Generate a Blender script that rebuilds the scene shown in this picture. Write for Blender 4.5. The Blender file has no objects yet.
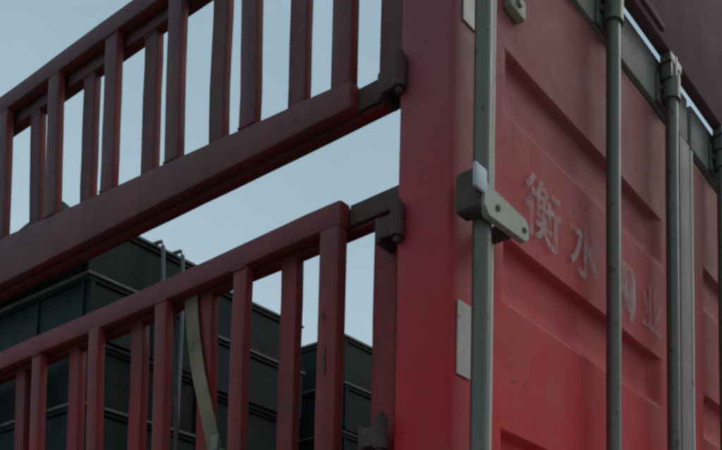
import bpy, bmesh, math, random
from mathutils import Vector, Matrix, noise

random.seed(7)
D = bpy.data
SC = bpy.context.scene
COL = SC.collection

# ------------------------------------------------------------------ camera
# world axes: x along the truck's rear face, y forward along its side, z up;
# the rear near corner of the body stands over the origin
VL, VR, VZ = Vector((-800, 690)), Vector((1105, 710)), Vector((600, -9000))   # vanishing points of y, x, z
a1, a2 = VR - VL, VZ - VL
b1, b2 = VZ.dot(a1), VR.dot(a2)
det = a1.x * a2.y - a1.y * a2.x
PP = Vector(((b1 * a2.y - a1.y * b2) / det, (a1.x * b2 - a2.x * b1) / det))
F = math.sqrt(-(VL - PP).dot(VR - PP))
def cray(v): return Vector((v.x - PP.x, PP.y - v.y, -F)).normalized()
RX, RY, RZ = cray(VR), cray(VL), cray(VZ)
CAM_POS = Vector((-1.31274, -1.02436, 1.6))
cam_d = D.cameras.new('camera')
cam = D.objects.new('camera', cam_d)
COL.objects.link(cam)
rot = Matrix((RX, RY, RZ))
cam.matrix_world = Matrix.Translation(CAM_POS) @ rot.to_4x4()
cam_d.sensor_fit = 'HORIZONTAL'
cam_d.sensor_width = 36.0
cam_d.lens = F / 722 * 36.0
cam_d.shift_x = (361 - PP.x) / 722
cam_d.shift_y = (PP.y - 225) / 722
cam_d.clip_start = 0.02
cam_d.clip_end = 3000
cam_d.dof.use_dof = True
cam_d.dof.focus_distance = 2.2
cam_d.dof.aperture_fstop = 9.0
SC.camera = cam

# ------------------------------------------------------------------ sky, sun, exposure
SUN_AZ = Vector((0.86, -0.50))                       # towards the sun, behind the truck
SUN_EL = math.radians(40)
w = D.worlds.new('World'); SC.world = w
w.use_nodes = True
wn = w.node_tree; wn.nodes.clear()
sky = wn.nodes.new('ShaderNodeTexSky'); sky.sky_type = 'NISHITA'
sky.sun_disc = False
sky.sun_elevation = SUN_EL
sky.sun_rotation = math.atan2(SUN_AZ.x, SUN_AZ.y)
sky.air_density = 1.0; sky.dust_density = 3.0
mixw = wn.nodes.new('ShaderNodeMix'); mixw.data_type = 'RGBA'
mixw.inputs[0].default_value = 0.86                  # even cloud cover
bg = wn.nodes.new('ShaderNodeBackground'); bg.inputs[1].default_value = 0.09
wo = wn.nodes.new('ShaderNodeOutputWorld')
tcw = wn.nodes.new('ShaderNodeTexCoord')
sepw = wn.nodes.new('ShaderNodeSeparateXYZ'); wn.links.new(tcw.outputs['Generated'], sepw.inputs[0])
elev = wn.nodes.new('ShaderNodeMapRange'); elev.inputs[1].default_value = 0.36; elev.inputs[2].default_value = 0.62
wn.links.new(sepw.outputs[2], elev.inputs[0])
over = wn.nodes.new('ShaderNodeMix'); over.data_type = 'RGBA'
over.inputs[6].default_value = (5.35, 6.85, 7.75, 1)    # paler low in the sky
over.inputs[7].default_value = (3.90, 5.50, 6.35, 1)
wn.links.new(elev.outputs[0], over.inputs[0])
cl = wn.nodes.new('ShaderNodeTexNoise'); cl.inputs['Scale'].default_value = 2.2; cl.inputs['Detail'].default_value = 4
wn.links.new(tcw.outputs['Generated'], cl.inputs['Vector'])
clr = wn.nodes.new('ShaderNodeMapRange'); clr.inputs[1].default_value = 0.3; clr.inputs[2].default_value = 0.7
clr.inputs[3].default_value = 0.93; clr.inputs[4].default_value = 1.07
wn.links.new(cl.outputs['Fac'], clr.inputs[0])
clm = wn.nodes.new('ShaderNodeVectorMath'); clm.operation = 'SCALE'
wn.links.new(over.outputs[2], clm.inputs[0]); wn.links.new(clr.outputs[0], clm.inputs['Scale'])
wn.links.new(clm.outputs[0], mixw.inputs[7])
wn.links.new(sky.outputs[0], mixw.inputs[6])
wn.links.new(mixw.outputs[2], bg.inputs[0])
wn.links.new(bg.outputs[0], wo.inputs[0])

sun_d = D.lights.new('sun', 'SUN')
sun_d.energy = 0.6
sun_d.angle = math.radians(30)
sun_d.color = (1.0, 0.95, 0.88)
sun = D.objects.new('sun', sun_d); COL.objects.link(sun)
sv = Vector((SUN_AZ.normalized().x * math.cos(SUN_EL), SUN_AZ.normalized().y * math.cos(SUN_EL), math.sin(SUN_EL)))
sun.rotation_euler = sv.to_track_quat('Z', 'Y').to_euler()
sun.location = (3, -6, 8)

SC.render.engine = 'CYCLES'
SC.view_settings.view_transform = 'Standard'
SC.view_settings.look = 'None'
SC.view_settings.exposure = 0.0
SC.view_settings.gamma = 1.0
SC.cycles.use_denoising = True
SC.cycles.pixel_filter_type = 'BLACKMAN_HARRIS'
SC.cycles.filter_width = 3.0
SC.cycles.max_bounces = 6

# ------------------------------------------------------------------ materials
def new_mat(name):
    m = D.materials.new(name); m.use_nodes = True
    nt = m.node_tree; nt.nodes.clear()
    out = nt.nodes.new('ShaderNodeOutputMaterial')
    p = nt.nodes.new('ShaderNodeBsdfPrincipled')
    nt.links.new(p.outputs[0], out.inputs[0])
    return m, nt, p, out

def pos_noise(nt, scale, detail=4, rough=0.6, stretch=(1, 1, 1), off=0.0):
    g = nt.nodes.new('ShaderNodeNewGeometry')
    mp = nt.nodes.new('ShaderNodeMapping')
    mp.inputs['Scale'].default_value = stretch
    mp.inputs['Location'].default_value = (off, off * 0.7, off * 1.3)
    nt.links.new(g.outputs['Position'], mp.inputs[0])
    n = nt.nodes.new('ShaderNodeTexNoise')
    n.inputs['Scale'].default_value = scale
    n.inputs['Detail'].default_value = detail
    n.inputs['Roughness'].default_value = rough
    nt.links.new(mp.outputs[0], n.inputs['Vector'])
    return n.outputs['Fac']

def ramp(nt, src, a, b):
    r = nt.nodes.new('ShaderNodeMapRange')
    r.inputs[1].default_value = a; r.inputs[2].default_value = b
    nt.links.new(src, r.inputs[0])
    return r.outputs[0]

def mix(nt, fac, ca, cb):
    m = nt.nodes.new('ShaderNodeMix'); m.data_type = 'RGBA'
    if isinstance(fac, float): m.inputs[0].default_value = fac
    else: nt.links.new(fac, m.inputs[0])
    for i, c in ((6, ca), (7, cb)):
        if isinstance(c, tuple): m.inputs[i].default_value = (*c, 1)
        else: nt.links.new(c, m.inputs[i])
    return m.outputs[2]

def mul(nt, a, b, op='MULTIPLY'):
    m = nt.nodes.new('ShaderNodeMath'); m.operation = op; m.use_clamp = True
    for i, v in ((0, a), (1, b)):
        if isinstance(v, (int, float)): m.inputs[i].default_value = v
        else: nt.links.new(v, m.inputs[i])
    return m.outputs[0]

def edge_mask(nt, radius, upper_only=False):
    bv = nt.nodes.new('ShaderNodeBevel'); bv.samples = 4
    bv.inputs[0].default_value = radius
    g = nt.nodes.new('ShaderNodeNewGeometry')
    d = nt.nodes.new('ShaderNodeVectorMath'); d.operation = 'DOT_PRODUCT'
    nt.links.new(bv.outputs[0], d.inputs[0]); nt.links.new(g.outputs['Normal'], d.inputs[1])
    e = ramp(nt, d.outputs['Value'], 0.985, 0.86)
    if upper_only:                                   # keep only edges that stick up and out
        sx = nt.nodes.new('ShaderNodeSeparateXYZ'); nt.links.new(bv.outputs[0], sx.inputs[0])
        e = mul(nt, e, ramp(nt, sx.outputs[2], 0.05, 0.2))
    return e

def bump(nt, p, src, strength, dist=0.002):
    b = nt.nodes.new('ShaderNodeBump')
    b.inputs['Strength'].default_value = strength
    b.inputs['Distance'].default_value = dist
    nt.links.new(src, b.inputs['Height'])
    nt.links.new(b.outputs[0], p.inputs['Normal'])

def painted(name, base, faded, dirt, rust=(0.05, 0.024, 0.014), dust_lo=0.45, dust_hi=0.75, rust_lo=0.64,
            rough=0.55, metallic=0.0, streak=True, edges=0.55, spec=0.4, high_col=None, edge_col=None, dust=0.5, chip=True, sky_sheen_side=False):
    m, nt, p, out = new_mat(name)
    c = mix(nt, ramp(nt, pos_noise(nt, 1.7, 5, 0.6), 0.35, 0.7), base, faded)
    c = mix(nt, mul(nt, ramp(nt, pos_noise(nt, 9, 6, 0.65, off=3), 0.42, 0.8), 0.45), c, faded)
    if high_col:                                       # colour shifts to a mauve tone higher up, broken by noise
        gz = nt.nodes.new('ShaderNodeNewGeometry'); sz = nt.nodes.new('ShaderNodeSeparateXYZ')
        nt.links.new(gz.outputs['Position'], sz.inputs[0])
        zz = nt.nodes.new('ShaderNodeMath'); zz.operation = 'ADD'
        nz = nt.nodes.new('ShaderNodeMath'); nz.operation = 'MULTIPLY'; nz.inputs[1].default_value = 0.42
        nt.links.new(pos_noise(nt, 4, 6, 0.65, (1, 1, 0.5), 15), nz.inputs[0])
        nt.links.new(sz.outputs[2], zz.inputs[0]); nt.links.new(nz.outputs[0], zz.inputs[1])
        bf = mul(nt, ramp(nt, zz.outputs[0], 2.42, 3.32), 0.9)
        if sky_sheen_side:                             # sky reflection painted as grey, strongest on the side-facing faces
            sn = nt.nodes.new('ShaderNodeSeparateXYZ'); nt.links.new(gz.outputs['True Normal'], sn.inputs[0])
            ab = nt.nodes.new('ShaderNodeMath'); ab.operation = 'ABSOLUTE'; nt.links.new(sn.outputs[0], ab.inputs[0])
            bf = mul(nt, bf, ramp(nt, ab.outputs[0], -0.5, 0.8))
        c = mix(nt, bf, c, high_col)
    dustf = ramp(nt, pos_noise(nt, 3.5, 7, 0.7, off=11), dust_lo, dust_hi)
    c = mix(nt, mul(nt, dustf, dust), c, dirt)
    if streak:                                       # run-off stains: tall thin noise
        st = ramp(nt, pos_noise(nt, 14, 5, 0.6, (1, 1, 0.07), 5), 0.52, 0.78)
        c = mix(nt, mul(nt, st, dust * 0.8), c, dirt)
        st2 = ramp(nt, pos_noise(nt, 22, 4, 0.6, (1, 1, 0.05), 21), 0.60, 0.72)
        c = mix(nt, mul(nt, st2, 0.35), c, rust)
    sp = ramp(nt, pos_noise(nt, 30, 6, 0.7, off=8), rust_lo, rust_lo + 0.05)
    c = mix(nt, mul(nt, sp, 0.8), c, rust)
    if chip:
        vn = ramp(nt, pos_noise(nt, 75, 3, 0.55, off=41), 0.665, 0.675)
        pn = ramp(nt, pos_noise(nt, 5, 3, 0.5, off=43), 0.48, 0.58)
        c = mix(nt, mul(nt, mul(nt, vn, pn), 0.75), c, rust)
        sc = ramp(nt, pos_noise(nt, 34, 3, 0.5, (0.16, 1, 2.6), 47), 0.70, 0.715)
        c = mix(nt, mul(nt, sc, 0.4), c, dirt)
    if edges:
        em = mul(nt, edge_mask(nt, 0.009 if edge_col else 0.006, bool(edge_col)), ramp(nt, pos_noise(nt, 24, 5, 0.7, off=17), *((0.28, 0.42) if edge_col else (0.44, 0.56))))
        c = mix(nt, mul(nt, em, edges), c, edge_col or rust)
    nt.links.new(c, p.inputs['Base Color'])
    rr = ramp(nt, pos_noise(nt, 12, 4, 0.6, off=31), 0.3, 0.7)
    mr = nt.nodes.new('ShaderNodeMapRange')
    mr.inputs[3].default_value = rough; mr.inputs[4].default_value = rough + 0.12
    nt.links.new(rr, mr.inputs[0]); nt.links.new(mr.outputs[0], p.inputs['Roughness'])
    p.inputs['Metallic'].default_value = metallic
    p.inputs['Specular IOR Level'].default_value = spec
    bump(nt, p, pos_noise(nt, 60, 5, 0.7, off=2), 0.35, 0.0015)
    return m

RED = painted('red_frame_paint', (0.47, 0.010, 0.015), (0.40, 0.020, 0.024), (0.17, 0.07, 0.068), high_col=(0.16, 0.068, 0.08),
              dust_lo=0.5, dust_hi=0.8, rust_lo=0.66, spec=0.25, dust=0.5, edges=0.8)
FENCE = painted('shaded_red_fence_paint', (0.30, 0.009, 0.012), (0.22, 0.018, 0.020), (0.065, 0.036, 0.036), high_col=(0.10, 0.050, 0.057),
                dust_lo=0.38, dust_hi=0.7, rust_lo=0.62, spec=0.25, dust=0.7, sky_sheen_side=True, edges=0.8)  # base and grime darkened to stand in for shade cast from out of view
RED_DOOR = painted('red_door_paint', (0.58, 0.017, 0.022), (0.51, 0.034, 0.037), (0.27, 0.10, 0.09), high_col=(0.235, 0.085, 0.082),
                   dust_lo=0.46, dust_hi=0.82, rust_lo=0.70, edges=0.95, spec=0.2, rough=0.62, edge_col=(0.62, 0.42, 0.36), dust=0.42)
FASCIA = painted('faded_fascia_paint', (0.12, 0.050, 0.058), (0.115, 0.060, 0.066), (0.10, 0.068, 0.07), dust_lo=0.35, dust_hi=0.6, rust_lo=0.74, spec=0.1, dust=0.25, rough=0.75)
ROD = painted('dull_green_grey_zinc', (0.085, 0.095, 0.075), (0.12, 0.12, 0.10), (0.15, 0.115, 0.085), rust_lo=0.60,
              rough=0.38, metallic=0.35, streak=True, edges=0.3, spec=0.5)
RAILG = painted('dirty_grey_green_paint', (0.17, 0.18, 0.155), (0.21, 0.19, 0.165), (0.15, 0.1, 0.085), rust_lo=0.6, rough=0.6)
STRIP = painted('dusty_mauve_strip', (0.2, 0.14, 0.135), (0.24, 0.2, 0.18), (0.22, 0.16, 0.14), rust_lo=0.66, rough=0.6)
MAROON = painted('grimy_maroon_steel', (0.065, 0.024, 0.024), (0.055, 0.034, 0.032), (0.04, 0.03, 0.028), rough=0.7, rust_lo=0.55)
RUST = painted('rusted_steel', (0.05, 0.04, 0.036), (0.07, 0.052, 0.04), (0.08, 0.05, 0.032), rough=0.7, rust_lo=0.5)
CATCH = painted('worn_cream_catch', (0.33, 0.32, 0.25), (0.25, 0.26, 0.20), (0.2, 0.16, 0.12), rust_lo=0.6, rough=0.5, streak=False)
PALE = painted('pale_blue_plate', (0.42, 0.5, 0.54), (0.36, 0.42, 0.45), (0.25, 0.23, 0.2), rough=0.45, streak=False)
STICK = painted('dirty_reflective_white', (0.44, 0.41, 0.35), (0.36, 0.34, 0.29), (0.22, 0.15, 0.13), rust_lo=0.7, rough=0.4, edges=0)
GASKET = painted('weathered_pale_seal', (0.52, 0.49, 0.44), (0.44, 0.41, 0.36), (0.28, 0.23, 0.2), rough=0.7, edges=0)
DARK = painted('black_chassis_paint', (0.025, 0.025, 0.027), (0.04, 0.038, 0.036), (0.07, 0.06, 0.05), rough=0.6)
STRAP = painted('tan_webbing', (0.27, 0.215, 0.145), (0.20, 0.165, 0.115), (0.07, 0.055, 0.045), dust_lo=0.38, dust_hi=0.62, dust=0.75, rough=0.85, streak=False, chip=False, spec=0.1, edges=0, rust_lo=0.9)
ROPE = painted('grey_green_cord', (0.26, 0.30, 0.29), (0.2, 0.23, 0.22), (0.15, 0.14, 0.12), rough=0.85, streak=False, edges=0, rust_lo=0.9)
TARP = painted('dark_green_tarpaulin', (0.018, 0.04, 0.035), (0.025, 0.05, 0.045), (0.05, 0.05, 0.045), rough=0.6, edges=0, rust_lo=0.9)
RUBBER = painted('tyre_rubber', (0.02, 0.02, 0.02), (0.03, 0.03, 0.03), (0.08, 0.07, 0.06), rough=0.8, edges=0, rust_lo=0.9)
WOOD = painted('grey_bed_planks', (0.12, 0.09, 0.065), (0.15, 0.12, 0.09), (0.1, 0.08, 0.07), rough=0.8, edges=0, rust_lo=0.9)
REDLENS = painted('red_lens', (0.35, 0.01, 0.01), (0.3, 0.01, 0.01), (0.2, 0.1, 0.08), rough=0.25, edges=0, streak=False)

def crate_mat(name, base, alt, dirt, rough):
    m, nt, p, out = new_mat(name)
    oi = nt.nodes.new('ShaderNodeObjectInfo')
    c = mix(nt, oi.outputs['Random'], base, alt)
    c = mix(nt, mul(nt, ramp(nt, pos_noise(nt, 9, 8, 0.75), 0.42, 0.68), 0.8), c, dirt)
    nt.links.new(c, p.inputs['Base Color'])
    p.inputs['Roughness'].default_value = rough
    p.inputs['Specular IOR Level'].default_value = 0.15
    bump(nt, p, pos_noise(nt, 50, 4, 0.6), 0.25, 0.001)
    return m
CRATE = crate_mat('dark_teal_plastic', (0.007, 0.014, 0.015), (0.015, 0.032, 0.035), (0.034, 0.044, 0.042), 0.6)
RIM = crate_mat('pale_grey_rim_plastic', (0.16, 0.185, 0.18), (0.26, 0.28, 0.27), (0.10, 0.10, 0.095), 0.5)

# worn lettering: paint that has flaked away in patches
def lettering_mat(name, lo, hi):
    m, nt, p, out = new_mat(name)
    p.inputs['Base Color'].default_value = (0.40, 0.34, 0.31, 1)
    p.inputs['Roughness'].default_value = 0.75
    tr = nt.nodes.new('ShaderNodeBsdfTransparent')
    ms = nt.nodes.new('ShaderNodeMixShader')
    a = ramp(nt, pos_noise(nt, 28, 6, 0.72, (1, 1, 0.6), 4), lo, hi)
    b = ramp(nt, pos_noise(nt, 7, 3, 0.5, off=9), 0.28, 0.55)
    nt.links.new(mul(nt, mul(nt, a, b), 0.66), ms.inputs[0])
    nt.links.new(tr.outputs[0], ms.inputs[1]); nt.links.new(p.outputs[0], ms.inputs[2])
    nt.links.new(ms.outputs[0], out.inputs[0])
    return m
LETTER = lettering_mat('faded_white_lettering', 0.36, 0.58)

def ground_mat():
    m, nt, p, out = new_mat('dusty_concrete_yard')
    c = mix(nt, ramp(nt, pos_noise(nt, 0.6, 6, 0.6), 0.35, 0.7), (0.30, 0.275, 0.245), (0.22, 0.205, 0.185))
    c = mix(nt, ramp(nt, pos_noise(nt, 9, 8, 0.7, off=5), 0.5, 0.75), c, (0.32, 0.285, 0.24))
    nt.links.new(c, p.inputs['Base Color'])
    p.inputs['Roughness'].default_value = 0.85
    bump(nt, p, pos_noise(nt, 40, 6, 0.7), 0.4, 0.004)
    return m
GROUND = ground_mat()

# ------------------------------------------------------------------ mesh helpers
def finish(bm, name, mat, parent=None, sharp=28, smooth=True):
    bmesh.ops.recalc_face_normals(bm, faces=bm.faces)
    for f in bm.faces: f.smooth = smooth
    lim = math.radians(sharp)
    for e in bm.edges:
        if len(e.link_faces) == 2 and e.calc_face_angle(0) > lim: e.smooth = False
    me = D.meshes.new(name); bm.to_mesh(me); bm.free()
    me.materials.append(mat)
    return obj(name, me, parent)

def obj(name, me, parent=None):
    o = D.objects.new(name, me); COL.objects.link(o)
    if parent: o.parent = parent
    return o

def add_box(bm, x0, x1, y0, y1, z0, z1, bev=0.0, seg=2, cuts=None, wob=0.0, seed=0):
    b = bmesh.new()
    vs = [b.verts.new((x, y, z)) for x in (x0, x1) for y in (y0, y1) for z in (z0, z1)]
    for q in ((0, 1, 3, 2), (4, 6, 7, 5), (0, 4, 5, 1), (2, 3, 7, 6), (0, 2, 6, 4), (1, 5, 7, 3)):
        b.faces.new([vs[i] for i in q])
    if bev:
        bmesh.ops.bevel(b, geom=b.edges[:], offset=bev, segments=seg, profile=0.5, affect='EDGES')
    if cuts:                                          # cut across the long axis so the bar can wander a little
        ax, n = cuts
        lo = (x0, y0, z0)[ax]; hi = (x1, y1, z1)[ax]
        nrm = [0, 0, 0]; nrm[ax] = 1
        for k in range(1, n):
            pt = [0, 0, 0]; pt[ax] = lo + (hi - lo) * k / n
            bmesh.ops.bisect_plane(b, geom=b.verts[:] + b.edges[:] + b.faces[:], plane_co=pt, plane_no=nrm)
    if wob:
        for v in b.verts:
            t = v.co[cuts[0]] if cuts else 0
            nv = noise.noise_vector(Vector((t * 2.3, seed * 3.7, 1.3))) + 0.4 * noise.noise_vector(Vector((t * 9, seed * 1.7, 5.3)))
            for i in range(3):
                if not cuts or i != cuts[0]: v.co[i] += nv[i] * wob
    me = D.meshes.new('tmp'); b.to_mesh(me); b.free()
    bm.from_mesh(me); D.meshes.remove(me)

def box(name, mat, parent, *a, **k):
    bm = bmesh.new(); add_box(bm, *a, **k)
    return finish(bm, name, mat, parent)

def add_tube(bm, pts, r, n=14, cap=True):
    pts = [Vector(p) for p in pts]
    rings = []
    for i, p in enumerate(pts):
        t = (pts[min(i + 1, len(pts) - 1)] - pts[max(i - 1, 0)]).normalized()
        u = t.orthogonal().normalized() if abs(t.z) > 0.9 else t.cross(Vector((0, 0, 1))).normalized()
        if abs(t.z) > 0.9: u = Vector((1, 0, 0)) - t * t.x; u.normalize()
        v = t.cross(u)
        rr = r[i] if isinstance(r, (list, tuple)) else r
        rings.append([bm.verts.new(p + (u * math.cos(2 * math.pi * k / n) + v * math.sin(2 * math.pi * k / n)) * rr) for k in range(n)])
    for a, b in zip(rings, rings[1:]):
        for k in range(n):
            bm.faces.new((a[k], a[(k + 1) % n], b[(k + 1) % n], b[k]))
    if cap:
        bm.faces.new(rings[0][::-1]); bm.faces.new(rings[-1])

def tube(name, mat, parent, pts, r, n=14):
    bm = bmesh.new(); add_tube(bm, pts, r, n)
    return finish(bm, name, mat, parent, sharp=40)

def lathe(name, mat, parent, prof, n=40):
    """profile of (radius, x) turned round the x axis at the origin"""
    bm = bmesh.new()
    rings = [[bm.verts.new((x, r * math.cos(2 * math.pi * k / n), r * math.sin(2 * math.pi * k / n))) for k in range(n)] for r, x in prof]
    m = len(rings)
    for i in range(m - 1):
        for k in range(n):
            bm.faces.new((rings[i][k], rings[i][(k + 1) % n], rings[i + 1][(k + 1) % n], rings[i + 1][k]))
    return finish(bm, name, mat, parent, sharp=35)

def tag(o, label, cat, group=None, kind=None):
    if label: o['label'] = label
    if cat: o['category'] = cat
    if group: o['group'] = group
    if kind: o['kind'] = kind
    return o

# ------------------------------------------------------------------ ground
bm = bmesh.new()
bmesh.ops.create_grid(bm, x_segments=8, y_segments=8, size=900)
g = finish(bm, 'ground', GROUND)
tag(g, 'dusty grey concrete yard the truck stands on', 'ground', kind='structure')

# ------------------------------------------------------------------ truck body
W = 2.4                                               # over the posts
BED = 1.11                                            # top of the load bed
truck = D.objects.new('stake_truck', None); COL.objects.link(truck)
tag(truck, 'weathered red stake-sided truck body with barred fence panels and rear doors', 'truck')

# --- corner and middle posts
def post(x0, x1, y0, y1, z1=4.0):
    return box('corner_post' if y0 < 1 else 'side_post', RED, truck, x0, x1, y0, y1, BED - 0.16, z1, bev=0.013, seg=3, cuts=(2, 9), wob=0.0025, seed=y0 + x0)
near_post = post(0, 0.088, 0, 0.142)
far_post = post(W - 0.088, W, 0, 0.142)
for y in (2.80, 5.60):
    post(0, 0.07, y, y + 0.12, 3.56); post(W - 0.07, W, y, y + 0.12, 3.56)

def sticker(z0, z1, x0=0.026, x1=0.071, mat=STICK):
    s = box('reflector_sticker', mat, near_post, x0, x1, -0.0035, -0.0005, z0, z1)
    return s
s1 = sticker(2.245, 2.396)
s2 = sticker(2.992, 3.30, 0.030, 0.073)
s1['label'] = 'dirty white reflective sticker on the post edge'

# --- fence panels: front rails with front bars, back rails with back bars set between them
BAYS = [(0.15, 2.77), (2.95, 5.57)]
def fence_panel(zlo, zhi, y0, y1, side, near_end, upper):
    """zlo/zhi: outer edges of the bottom and top rails; side 0 = near, 1 = far"""
    def X(a, b): return (a, b) if side == 0 else (W - b, W - a)
    R = 0.058
    drop = 0.030 if upper else 0.0                      # the upper panel's inner top rail sits lower than the outer one
    grow = (lambda y: max(0, y - 0.15) * 0.060) if (upper and near_end) else (lambda y: 0)
    tilt = (lambda y: (y - 0.3) * -0.014) if (not upper and near_end) else (lambda y: 0)
    def bend(b, z):                                     # the upper panel's bottom rail is deeper towards the front
        for v in b.verts:
            if v.co.z > z + R / 2: v.co.z += grow(v.co.y)
    bm = bmesh.new()
    fy0 = y0 + (0.134 if upper else 0.152) if near_end else y0 + 0.02         # the front rails stop short of the hinge stile
    for k, z in enumerate((zlo, zhi - R)):
        for lay in (0, 1):
            b = bmesh.new()
            if lay == 0:
                add_box(b, *X(0.0, 0.034), fy0, y1, z, z + R, bev=0.007, seg=2, cuts=(1, 22), wob=0.0035, seed=zlo + k + side * 7 + y0)
            else:
                dz = drop * k
                add_box(b, *X(0.037, 0.071), y0 + 0.015, y1, z - 0.001 - dz, z + R - 0.002 - dz, bev=0.005, seg=2, cuts=(1, 22), wob=0.003, seed=zlo + k + 3 + side * 5 + y0)
            if k == 0: bend(b, z)
            else:
                for v in b.verts: v.co.z += tilt(v.co.y)
            me = D.meshes.new('tmp'); b.to_mesh(me); b.free(); bm.from_mesh(me); D.meshes.remove(me)
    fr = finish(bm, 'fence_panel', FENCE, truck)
    h0, h1 = zlo + R, zhi - R
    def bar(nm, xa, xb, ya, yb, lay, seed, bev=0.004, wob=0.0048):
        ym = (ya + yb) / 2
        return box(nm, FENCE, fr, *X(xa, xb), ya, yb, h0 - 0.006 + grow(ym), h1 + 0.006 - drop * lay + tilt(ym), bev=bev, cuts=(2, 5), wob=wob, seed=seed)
    eo = 0.0 if upper else 0.019
    bar('end_bar', 0.001, 0.031, y0 + 0.138 + eo, y0 + 0.198 + eo, 0, zlo + 5, 0.006, 0.002)
    bar('end_bar', 0.040, 0.069, y0 + 0.020, y0 + 0.088, 1, zlo + 6, 0.005, 0.002)
    n = int((y1 - y0 - 0.3) / 0.299)
    for k in range(n):
        for lay in (0, 1):
            yc = y0 + (0.487 if lay == 0 else 0.358) + 0.2985 * k
            if yc > y1 - 0.04: continue
            hw = 0.029 if upper else (0.024 if lay == 0 else 0.027)
            xa, xb = (0.002, 0.026) if lay == 0 else (0.043, 0.067)
            s = bar('slat', xa, xb, yc - hw, yc + hw, lay, zlo + k * 1.31 + lay * 9)
            zb, zt = h0 + grow(yc), h1 - drop * lay + tilt(yc)
            wb = bmesh.new(); wb.from_mesh(s.data)
            for zz, sg in ((zb, 1), (zt, -1)):
                xw = X(xa, xb)[0] if side == 0 else X(xa, xb)[1]
                pts = [(xw + 0.001, yc - hw + 0.002 + (2 * hw - 0.004) * q / 9, zz + 0.002 * sg + 0.0015 * noise.noise(Vector((q * 1.7, yc * 9, zz)))) for q in range(10)]
                add_tube(wb, pts, [0.0035 + 0.0022 * abs(noise.noise(Vector((q * 2.3, yc * 5, zz * 3)))) for q in range(10)], 6)
            for f in wb.faces: f.smooth = True
            wb.to_mesh(s.data); wb.free()
            s.location.y = random.uniform(-0.003, 0.003)
            if near_end and side == 0:                  # the panel is racked: bars lean forward, more so away from the hinge
                zm = (h0 + h1) / 2
                for v in s.data.vertices: v.co.y += (v.co.z - zm) * 0.055 * max(0, yc - 0.3) / 1.4
    return fr

def lug(parent, mat, y, z0, z1, plate=True):
    bm = bmesh.new()
    add_tube(bm, [(-0.014, y, z0), (-0.014, y, z1)], 0.0150, 16)
    add_tube(bm, [(-0.014, y, z0 - 0.012), (-0.014, y, z1 + 0.012)], 0.008, 10)
    if plate:
        add_box(bm, -0.012, -0.0015, y + 0.005, y + 0.064, z0 + 0.012, z1 - 0.012, bev=0.002)
        add_box(bm, -0.010, 0.045, y + 0.052, y + 0.066, z0 + 0.006, z1 - 0.006, bev=0.002)
    return finish(bm, 'hinge', mat, parent, sharp=35)

for bi, (y0, y1) in enumerate(BAYS):
    for side in (0, 1):
        up = fence_panel(2.898, 3.556, y0, y1, side, bi == 0, True)
        lo = fence_panel(2.050, 2.692, y0, y1, side, bi == 0, False)
        if bi == 0 and side == 0:
            l = lug(up, MAROON, 0.128, 2.868, 2.936); l['label'] = 'grimy dark hinge of the upper panel'
            lug(lo, MAROON, 0.125, 2.545, 2.612)
            l = lug(lo, RUST, 0.158, 2.108, 2.172); l['label'] = 'rusty hinge low on the lower panel'
            for pn, z0, z1 in ((up, 2.902, 2.955), (lo, 2.640, 2.688)):
                bm = bmesh.new()
                add_box(bm, 0.026, 0.0355, 0.155, 0.300, z0, z1, bev=0.003, cuts=(1, 6), wob=0.002, seed=z0)
                finish(bm, 'hinge_arm', MAROON, pn)
            for ym, z0, z1 in ((0.339, 2.300, 2.372), (0.346, 2.425, 2.450)):      # rust showing through on the end bar
                bm = bmesh.new()
                n = 12
                vs = [bm.verts.new((-0.0012 - 0.0012 * abs(noise.noise(Vector((q, z0, 0)))), ym + math.cos(2 * math.pi * q / n) * (0.0045 + 0.003 * noise.noise(Vector((q * 3.1, z1, 0)))), (z0 + z1) / 2 + math.sin(2 * math.pi * q / n) * (z1 - z0) / 2)) for q in range(n)]
                bm.faces.new(vs)
                finish(bm, 'rust_patch', RUST, lo)
        # solid drop side below
        bm = bmesh.new()
        xa = 0.012 if side == 0 else W - 0.05
        add_box(bm, xa, xa + 0.038, y0 + 0.01, y1, BED - 0.02, 2.035, bev=0.006)
        for k in range(9):
            yy = y0 + 0.15 + k * (y1 - y0 - 0.3) / 8
            xo = xa - 0.016 if side == 0 else xa + 0.036
            add_box(bm, xo, xo + 0.018, yy - 0.03, yy + 0.03, BED + 0.02, 2.0, bev=0.005)
        finish(bm, 'drop_side', RED, truck)

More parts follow.
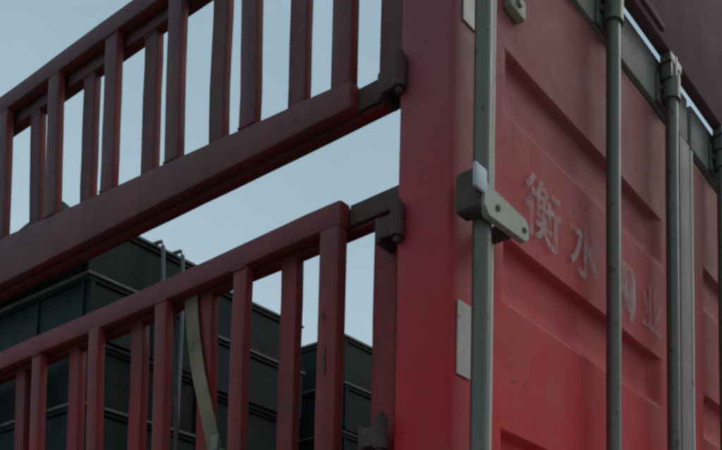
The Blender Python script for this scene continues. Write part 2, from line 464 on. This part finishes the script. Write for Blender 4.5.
# --- rear doors
RECESS = [(1.176, 1.326), (1.603, 1.752), (2.030, 2.179), (2.457, 2.606), (2.884, 3.034)]
def door(x0, x1, rx0, rx1, seed):
    zs = {BED - 0.04, 3.349}
    for a, b in RECESS:
        zs |= {a - 0.004, a, a + 0.006, a + 0.012, a + 0.018, a + 0.024, a + 0.031, b - 0.015, b - 0.012, b - 0.009, b - 0.006, b - 0.003, b, b + 0.003}
    z = BED
    while z < 3.34:
        if min(abs(z - q) for q in zs) > 0.012: zs.add(z)
        z += 0.03
    xs = {x0, x1, rx0 - 0.004, rx0, rx0 + 0.015, rx0 + 0.030, rx0 + 0.045, rx1 - 0.075, rx1 - 0.056, rx1 - 0.038, rx1 - 0.019, rx1, rx1 + 0.004}
    x = x0
    while x < x1:
        if min(abs(x - q) for q in xs) > 0.014: xs.add(x)
        x += 0.034
    xs, zs = sorted(xs), sorted(zs)
    def depth(x, z):
        d = 0.0
        for a, b in RECESS:
            if a - 0.004 <= z <= b + 0.003 and rx0 - 0.004 <= x <= rx1 + 0.004:
                fz = min((z - a) / 0.030, (b - z) / 0.014, 1)
                fx = min((x - rx0) / 0.045, (rx1 - x) / 0.075, 1)
                q = max(0, min(fz, fx)); d = 0.028 * (q if z < (a + b) / 2 and fz < fx else q * q * (3 - 2 * q))
        dent = noise.noise(Vector((x * 2.1 + seed, z * 1.6, 0.3))) * 0.006 + noise.noise(Vector((x * 6 + seed, z * 5, 2.3))) * 0.0022
        e = min(1, (x - x0) / 0.06, (x1 - x) / 0.06)
        return d + dent * max(0, e)
    bm = bmesh.new()
    gv = [[bm.verts.new((x, 0.002 + depth(x, z), z)) for x in xs] for z in zs]
    for j in range(len(zs) - 1):
        for i in range(len(xs) - 1):
            bm.faces.new((gv[j][i], gv[j][i + 1], gv[j + 1][i + 1], gv[j + 1][i]))
    # returns and back sheet
    y = 0.05
    c = [bm.verts.new((xx, y, zz)) for xx, zz in ((x0, zs[0]), (x1, zs[0]), (x1, zs[-1]), (x0, zs[-1]))]
    bm.faces.new(c[::-1])
    edges = [gv[0], [r[-1] for r in gv], gv[-1][::-1], [r[0] for r in gv][::-1]]
    for k, e in enumerate(edges):
        bm.faces.new([c[(k + 1) % 4], c[k]] + e)
    return finish(bm, 'door', RED_DOOR, truck, sharp=40)

door_a = door(0.094, 1.196, 0.182, 1.022, 1.0)
door_b = door(1.226, W - 0.094, 1.345, W - 0.182, 6.0)

def sag(o, x_ref=0.6, k=0.030):                        # the head of the door frame runs a little out of level
    for v in o.data.vertices: v.co.z += (v.co.x - x_ref) * k
for d, xa, xb in ((door_a, 0.094, 1.196), (door_b, 1.226, W - 0.094)):
    sag(box('top_rail', RAILG, d, xa, xb, -0.012, 0.052, 3.352, 3.498, bev=0.005, cuts=(0, 12), wob=0.0012, seed=xa))
box('closing_strip', STRIP, door_a, 1.128, 1.208, -0.014, -0.004, BED, 3.366, bev=0.003, cuts=(2, 20), wob=0.0015, seed=4)
box('edge_seal', GASKET, door_b, 1.2155, 1.232, -0.016, 0.012, BED, 3.36, bev=0.004, cuts=(2, 24), wob=0.0014, seed=8)

box('edge_seal', GASKET, door_a, 0.1175, 0.1365, -0.013, 0.0015, BED, 3.345, bev=0.004, cuts=(2, 24), wob=0.0014, seed=18)

# --- fascia over the doors, sill under them
fas = box('fascia', FASCIA, truck, 0.0, W, -0.058, -0.021, 3.4925, 4.0, bev=0.006, cuts=(0, 24), wob=0.002, seed=12); sag(fas)
for x in (0.004, W - 0.084):
    box('fascia_bracket', RUST, fas, x, x + 0.08, -0.024, 0.004, 3.62, 3.96, bev=0.004)
rb = box('fascia_lip', FASCIA, fas, 0.2, 0.90, -0.068, -0.056, 3.515, 3.535, bev=0.004); sag(rb)
box('rear_sill', RED, truck, 0.0, W, -0.03, 0.16, BED - 0.22, BED - 0.045, bev=0.008)

# --- lock rods, each with its brackets
def lock_rod(d, x, top=3.50, wob=0.0):
    y = -0.045
    bm = bmesh.new()
    pts = [(x + noise.noise(Vector((k * 0.7, x * 9, 0))) * 0.0025, y, BED - 0.1 + (top - BED + 0.1) * k / 16) for k in range(17)]
    add_tube(bm, pts, 0.0192, 20)
    r = finish(bm, 'lock_rod', ROD, d, sharp=40)
    return r
def rod_bracket(d, x, z, h=0.085, wdt=0.085, mat=ROD):
    bm = bmesh.new()
    add_box(bm, x - wdt / 2, x + wdt / 2, -0.022, -0.0125 if z > 3.3 else 0.0005, z - h / 2, z + h / 2, bev=0.003)
    add_tube(bm, [(x, -0.045, z - h * 0.36), (x, -0.045, z + h * 0.36)], 0.027, 20)
    for s in (-1, 1):
        add_tube(bm, [(x + s * wdt * 0.36, -0.029, z), (x + s * wdt * 0.36, -0.020, z)], 0.008, 8)
    return finish(bm, 'rod_bracket', mat, d, sharp=35)
def keeper(x, z):
    bm = bmesh.new()
    add_box(bm, x - 0.042, x + 0.042, -0.062, -0.026, z - 0.03, z - 0.001, bev=0.004)
    add_box(bm, x - 0.034, x - 0.022, -0.060, -0.028, z - 0.075, z - 0.026, bev=0.003)
    add_box(bm, x + 0.022, x + 0.034, -0.060, -0.028, z - 0.075, z - 0.026, bev=0.003)
    return finish(bm, 'rod_keeper', ROD, fas, sharp=35)
for d, x in ((door_a, 0.044), (door_a, 0.617), (door_a, 0.992), (door_b, 1.415), (door_b, 1.80), (door_b, W - 0.047)):
    sg = (x - 0.6) * 0.03
    lock_rod(d, x, 3.492 + sg)
    if 0.1 < x < W - 0.1:
        rod_bracket(d, x, 3.395 + sg, 0.09)
        rod_bracket(d, x, 1.9, 0.08)
        keeper(x, 3.4925 + sg)
    else:
        rod_bracket(d, x, 1.9, 0.08)

# small bent tab high on the door beside the first rod
bm = bmesh.new()
add_box(bm, 0.176, 0.236, -0.022, 0.0015, 3.118, 3.162, bev=0.004)
add_tube(bm, [(0.206, -0.03, 3.14), (0.206, -0.018, 3.14)], 0.009, 8)
t = finish(bm, 'rod_tab', CATCH, door_a)

# --- catch on the first rod: clamp, pale plate, flat arm with two bolts
c = box('catch', RUST, door_a, -0.012, 0.030, -0.074, -0.018, 2.548, 2.632, bev=0.008, seg=3)
bm = bmesh.new()
add_box(bm, -0.030, 0.010, -0.083, -0.0745, 2.578, 2.628, bev=0.004)
finish(bm, 'catch_plate', PALE, c)
bm = bmesh.new()
arm = [(0.000, 2.556), (0.020, 2.540), (0.150, 2.546), (0.162, 2.558), (0.160, 2.584), (0.148, 2.595), (0.030, 2.600), (0.004, 2.606)]
f0 = [bm.verts.new((x, -0.082, z)) for x, z in arm]; f1 = [bm.verts.new((x, -0.066, z)) for x, z in arm]
bm.faces.new(f0); bm.faces.new(f1[::-1])
for k in range(len(arm)):
    bm.faces.new((f0[k], f0[(k + 1) % len(arm)], f1[(k + 1) % len(arm)], f1[k]))
bmesh.ops.bevel(bm, geom=bm.edges[:], offset=0.0015, segments=1, affect='EDGES')
arm_o = finish(bm, 'catch_arm', CATCH, c)
arm_o['label'] = 'worn cream flat steel arm of the door catch'
for x in (0.046, 0.143):
    tube('catch_bolt', RUST, c, [(x, -0.0845, 2.568), (x, -0.066, 2.568)], 0.0062, 8)
box('catch_stay', RUST, c, 0.118, 0.138, -0.069, 0.0015, 2.555, 2.585, bev=0.003)

# --- faded characters painted on the flat field of the door
def lettering(ch, x0, x1, z0, z1, parent, name='letter'):
    cu = D.curves.new('txt', 'FONT'); cu.body = ch; cu.resolution_u = 3; cu.offset = 0.012
    to = D.objects.new('txt', cu); COL.objects.link(to)
    bpy.context.view_layer.update()
    me = D.meshes.new_from_object(to.evaluated_get(bpy.context.evaluated_depsgraph_get()))
    D.objects.remove(to); D.curves.remove(cu)
    if not me.vertices: return None
    xs = [v.co.x for v in me.vertices]; ys = [v.co.y for v in me.vertices]
    sx = (x1 - x0) / (max(xs) - min(xs)); sz = (z1 - z0) / (max(ys) - min(ys))
    bm = bmesh.new(); bm.from_mesh(me); D.meshes.remove(me)
    for v in bm.verts:
        v.co = Vector((x0 + (v.co.x - min(xs)) * sx, -0.0072, z0 + (v.co.y - min(ys)) * sz))
    me = D.meshes.new(name); bm.to_mesh(me); bm.free(); me.materials.append(LETTER)
    return obj(name, me, parent)
lettering('衡', 0.262, 0.418, 2.648, 2.800, door_a)
lettering('水', 0.462, 0.618, 2.648, 2.806, door_a)
lettering('业', 0.872, 1.000, 2.660, 2.790, door_a)
# the third character has weathered to a patch
bm = bmesh.new()
pv = []
for k in range(40):
    a = 2 * math.pi * k / 40
    rx = 0.062 * (abs(math.cos(a)) ** 0.35) * (1 if math.cos(a) > 0 else -1); rz = 0.074 * (abs(math.sin(a)) ** 0.35) * (1 if math.sin(a) > 0 else -1)
    j = 1 + 0.12 * noise.noise(Vector((math.cos(a) * 3, math.sin(a) * 3, 0.7)))
    pv.append(bm.verts.new((0.762 + rx * j, -0.0072, 2.716 + rz * j)))
bm.faces.new(pv)
p = finish(bm, 'letter', LETTER, door_a); p['label'] = 'lettering worn to a pale patch'

# --- load bed, chassis, running gear (below the picture)
bed = box('load_bed', DARK, truck, 0.02, W - 0.02, 0.02, 5.72, BED - 0.10, BED - 0.032, bev=0.004)
for k in range(15):
    xa = 0.06 + k * 0.152
    box('plank', WOOD, bed, xa, xa + 0.146, 0.15, 5.60, BED - 0.030, BED, bev=0.003)
box('front_wall', RED, truck, 0.071, W - 0.071, 5.63, 5.69, BED - 0.03, 3.50, bev=0.005)
for x in (0.72, 1.60):
    box('chassis_rail', DARK, truck, x, x + 0.08, 0.05, 6.3, BED - 0.38, BED - 0.102, bev=0.006)
tyre_prof = [(0.30, -0.12), (0.40, -0.135), (0.475, -0.125), (0.497, -0.10), (0.50, 0), (0.497, 0.10), (0.475, 0.125), (0.40, 0.135), (0.30, 0.12), (0.30, -0.12)]
rim_prof = [(0.02, -0.03), (0.10, -0.035), (0.12, -0.02), (0.24, 0.02), (0.27, -0.02), (0.298, -0.115), (0.298, 0.115), (0.27, 0.09), (0.24, 0.05), (0.12, 0.03), (0.02, 0.02), (0.02, -0.03)]
tyre0 = rim0 = None
for y in (1.35, 2.60):
    box('axle', DARK, truck, 0.3, W - 0.3, y - 0.07, y + 0.07, 0.43, 0.57, bev=0.02)
    for x in (0.72, 1.60):
        box('axle_hanger', DARK, truck, x + 0.005, x + 0.075, y - 0.10, y + 0.10, 0.5705, BED - 0.381, bev=0.01)
    for x in (0.20, 0.50, W - 0.50, W - 0.20):
        if tyre0 is None:
            wh = lathe('wheel', RUBBER, truck, tyre_prof); rm = lathe('rim', RAILG, wh, rim_prof, 28)
            tyre0, rim0 = wh.data, rm.data
        else:
            wh = obj('wheel', tyre0, truck); rm = obj('rim', rim0, wh)
        wh.location = (x, y, 0.499)
for x in (0.55, 1.69):
    bm = bmesh.new()
    add_box(bm, x, x + 0.16, 5.1, 5.26, 0.05, BED - 0.101, bev=0.01)
    add_box(bm, x - 0.06, x + 0.22, 5.04, 5.32, 0.0, 0.055, bev=0.01)
    finish(bm, 'landing_leg', DARK, truck)
bmp = box('rear_bumper', RED, truck, 0.1, W - 0.1, 0.0, 0.12, 0.52, 0.64, bev=0.01)
for x in (0.4, W - 0.52):
    box('bumper_stay', DARK, bmp, x, x + 0.12, 0.03, 0.10, 0.641, BED - 0.221, bev=0.005)
for x in (0.16, W - 0.40):
    box('tail_light', REDLENS, bmp, x, x + 0.24, -0.022, -0.001, 0.545, 0.615, bev=0.008)

# ------------------------------------------------------------------ stacked crates on the bed
CW, CL, CH = 0.462, 0.585, 0.199
def crate_meshes():
    t, tp = 0.010, 0.012
    bm = bmesh.new()
    z0, z1 = 0.002, CH - 0.001
    # bottom and four walls set back behind the rim and the ribs
    add_box(bm, tp, CW - tp, tp, CL - tp, z0, z0 + 0.012)
    i = tp
    add_box(bm, i, i + t, i + t, CL - i - t, z0 + 0.0125, z1 - 0.028)
    add_box(bm, CW - i - t, CW - i, i + t, CL - i - t, z0 + 0.0125, z1 - 0.028)
    add_box(bm, i, CW - i, i, i + t, z0 + 0.0125, z1 - 0.028)
    add_box(bm, i, CW - i, CL - i - t, CL - i, z0 + 0.0125, z1 - 0.028)
    for k in range(3):                                 # ribs
        y = 0.03 + k * (CL - 0.06 - 0.014) / 2
        for x in (0.004, CW - 0.013): add_box(bm, x, x + 0.009, y, y + 0.014, z0 + 0.004, z1 - 0.028)
    for k in range(2):
        x = 0.012 + k * (CW - 0.024 - 0.014)
        for y in (0.004, CL - 0.013): add_box(bm, x, x + 0.014, y, y + 0.009, z0 + 0.004, z1 - 0.028)
    bmesh.ops.recalc_face_normals(bm, faces=bm.faces)
    a = D.meshes.new('crate'); bm.to_mesh(a); bm.free(); a.materials.append(CRATE)
    bm = bmesh.new()
    h0 = z1 - 0.008
    add_box(bm, 0, 0.03, 0, CL, h0, z1); add_box(bm, CW - 0.03, CW, 0, CL, h0, z1)
    add_box(bm, 0.0305, CW - 0.0305, 0, 0.03, h0, z1); add_box(bm, 0.0305, CW - 0.0305, CL - 0.03, CL, h0, z1)
    b = D.meshes.new('rim'); bm.to_mesh(b); bm.free(); b.materials.append(RIM)
    bm = bmesh.new()
    add_box(bm, 0.006, CW - 0.006, 0.006, 0.03, h0 - 0.016, h0 - 0.0005); add_box(bm, 0.006, CW - 0.006, CL - 0.03, CL - 0.006, h0 - 0.016, h0 - 0.0005)
    add_box(bm, 0.006, 0.03, 0.0305, CL - 0.0305, h0 - 0.016, h0 - 0.0005); add_box(bm, CW - 0.03, CW - 0.006, 0.0305, CL - 0.0305, h0 - 0.016, h0 - 0.0005)
    c2 = D.meshes.new('collar'); bm.to_mesh(c2); bm.free(); c2.materials.append(CRATE)
    return a, b, c2
CM, RM, KM = crate_meshes()
rc = random.Random(3)
def crate(x, y, z, label, group):
    o = obj('crate', CM); o.location = (x + rc.uniform(-0.012, 0.012), y + rc.uniform(-0.020, 0.020), z)
    o.rotation_euler.z = rc.uniform(-0.022, 0.022)
    obj('rim', RM, o); obj('collar', KM, o)
    tag(o, label, 'crate', group)
STACKS = [(0.118, 1.500, 'stack beside the barred side panels'),
          (0.605, 1.560, 'second stack from the barred side'),
          (1.225, 1.500, 'stack beyond the gap in the load'),
          (1.715, 1.520, 'stack farthest from the barred side'),
          (0.118, 2.110, 'forward stack along the barred side')]
ORD = ['bottom', 'second from the bottom', 'third from the bottom', 'fourth from the bottom', 'fifth from the bottom', 'fifth from the top',
       'fourth from the top', 'third from the top', 'second from the top', 'topmost']
for sx, sy, lab in STACKS:
    for k in range(10):
        crate(sx, sy, BED + k * 0.2, 'dark teal crate, ' + ORD[k] + ' in the ' + lab, 'crates stacked on the truck bed')

# ------------------------------------------------------------------ loose things on the load
# folded tarpaulin on the crates
bm = bmesh.new()
nx, ny = 14, 22
def tz(u, v):
    e = min(1, 9 * min(u, 1 - u), 14 * min(v, 1 - v))
    return (0.03 + 0.155 * (1 - 0.75 * v) * (0.92 + 0.2 * noise.noise(Vector((u * 4, v * 6, 3.1))))) * max(0.0, e) ** 0.4
top = [[bm.verts.new((0.14 + 0.36 * i / nx + 0.012 * noise.noise(Vector((i, j, 0))), 1.748 + 0.75 * j / ny, 3.1105 + tz(i / nx, j / ny))) for i in range(nx + 1)] for j in range(ny + 1)]
for j in range(ny):
    for i in range(nx):
        bm.faces.new((top[j][i], top[j][i + 1], top[j + 1][i + 1], top[j + 1][i]))
loop = top[0] + [r[-1] for r in top[1:]] + top[-1][-2::-1] + [r[0] for r in top[-2:0:-1]]
bm.faces.new(loop[::-1])
tp = finish(bm, 'tarpaulin', TARP, sharp=60)
tag(tp, 'folded dark green tarpaulin lying on top of the crates', 'tarpaulin')

# cords over the rear edge of the top crate
def cord(x, lab):
    pts = [(x + 0.02, 1.95, 3.118), (x + 0.01, 1.70, 3.117), (x, 1.53, 3.119), (x, 1.497, 3.116), (x - 0.002, 1.482, 3.095), (x, 1.480, 3.02), (x + 0.004, 1.479, 2.85), (x + 0.003, 1.480, 2.55), (x, 1.480, 2.2)]
    o = tube('load_cord', ROPE, None, pts, 0.0065, 8)
    tag(o, lab, 'cord', 'cords over the crate stack')
cord(0.365, 'thin grey green cord over the crate stack, the one closer to the barred side')
cord(0.440, 'thin grey green cord over the crate stack, the one farther from the barred side')

# webbing strap hanging inside the lower panel
def strap(name, path, wdt, mat):
    root_pts = [Vector(p) for p in path]
    bm = bmesh.new(); prev = None
    N = 26
    for k in range(N + 1):
        t = k / N * (len(root_pts) - 1); i = min(int(t), len(root_pts) - 2); fr = t - i
        p0 = root_pts[max(i - 1, 0)]; p1 = root_pts[i]; p2 = root_pts[i + 1]; p3 = root_pts[min(i + 2, len(root_pts) - 1)]
        c = 0.5 * ((2 * p1) + (p2 - p0) * fr + (2 * p0 - 5 * p1 + 4 * p2 - p3) * fr ** 2 + (3 * p1 - p0 - 3 * p2 + p3) * fr ** 3)
        tw = 0.0
        d = Vector((math.sin(tw) * 0.6, -math.cos(tw), -0.18)).normalized() * wdt / 2
        n = Vector((0.0013, 0, 0))
        ring = [bm.verts.new(c - d - n), bm.verts.new(c + d - n), bm.verts.new(c + d + n), bm.verts.new(c - d + n)]
        if prev:
            for q in range(4): bm.faces.new((prev[q], prev[(q + 1) % 4], ring[(q + 1) % 4], ring[q]))
        else: bm.faces.new(ring[::-1])
        prev = ring
    bm.faces.new(prev)
    return finish(bm, name, mat, sharp=35)
st = strap('webbing_strap', [(0.0355, 0.868, 2.694), (0.0352, 0.862, 2.63), (0.0345, 0.852, 2.56), (0.034, 0.818, 2.42), (0.0335, 0.752, 2.24), (0.034, 0.722, 2.12), (0.0355, 0.720, 2.03), (0.0355, 0.720, 1.9)], 0.052, STRAP)
tag(st, 'wide tan webbing strap hanging inside the lower barred panel', 'strap')
box('buckle', RAILG, st, 0.026, 0.0318, 0.722, 0.752, 2.205, 2.245, bev=0.0025)
st2 = strap('webbing_strap', [(0.083, 1.005, 2.692), (0.09, 1.0, 2.5), (0.095, 0.985, 2.3), (0.09, 0.98, 2.0), (0.09, 0.98, 1.5)], 0.018, RUST)
tag(st2, 'narrow dark strap hanging inside beside the wide webbing strap', 'strap')
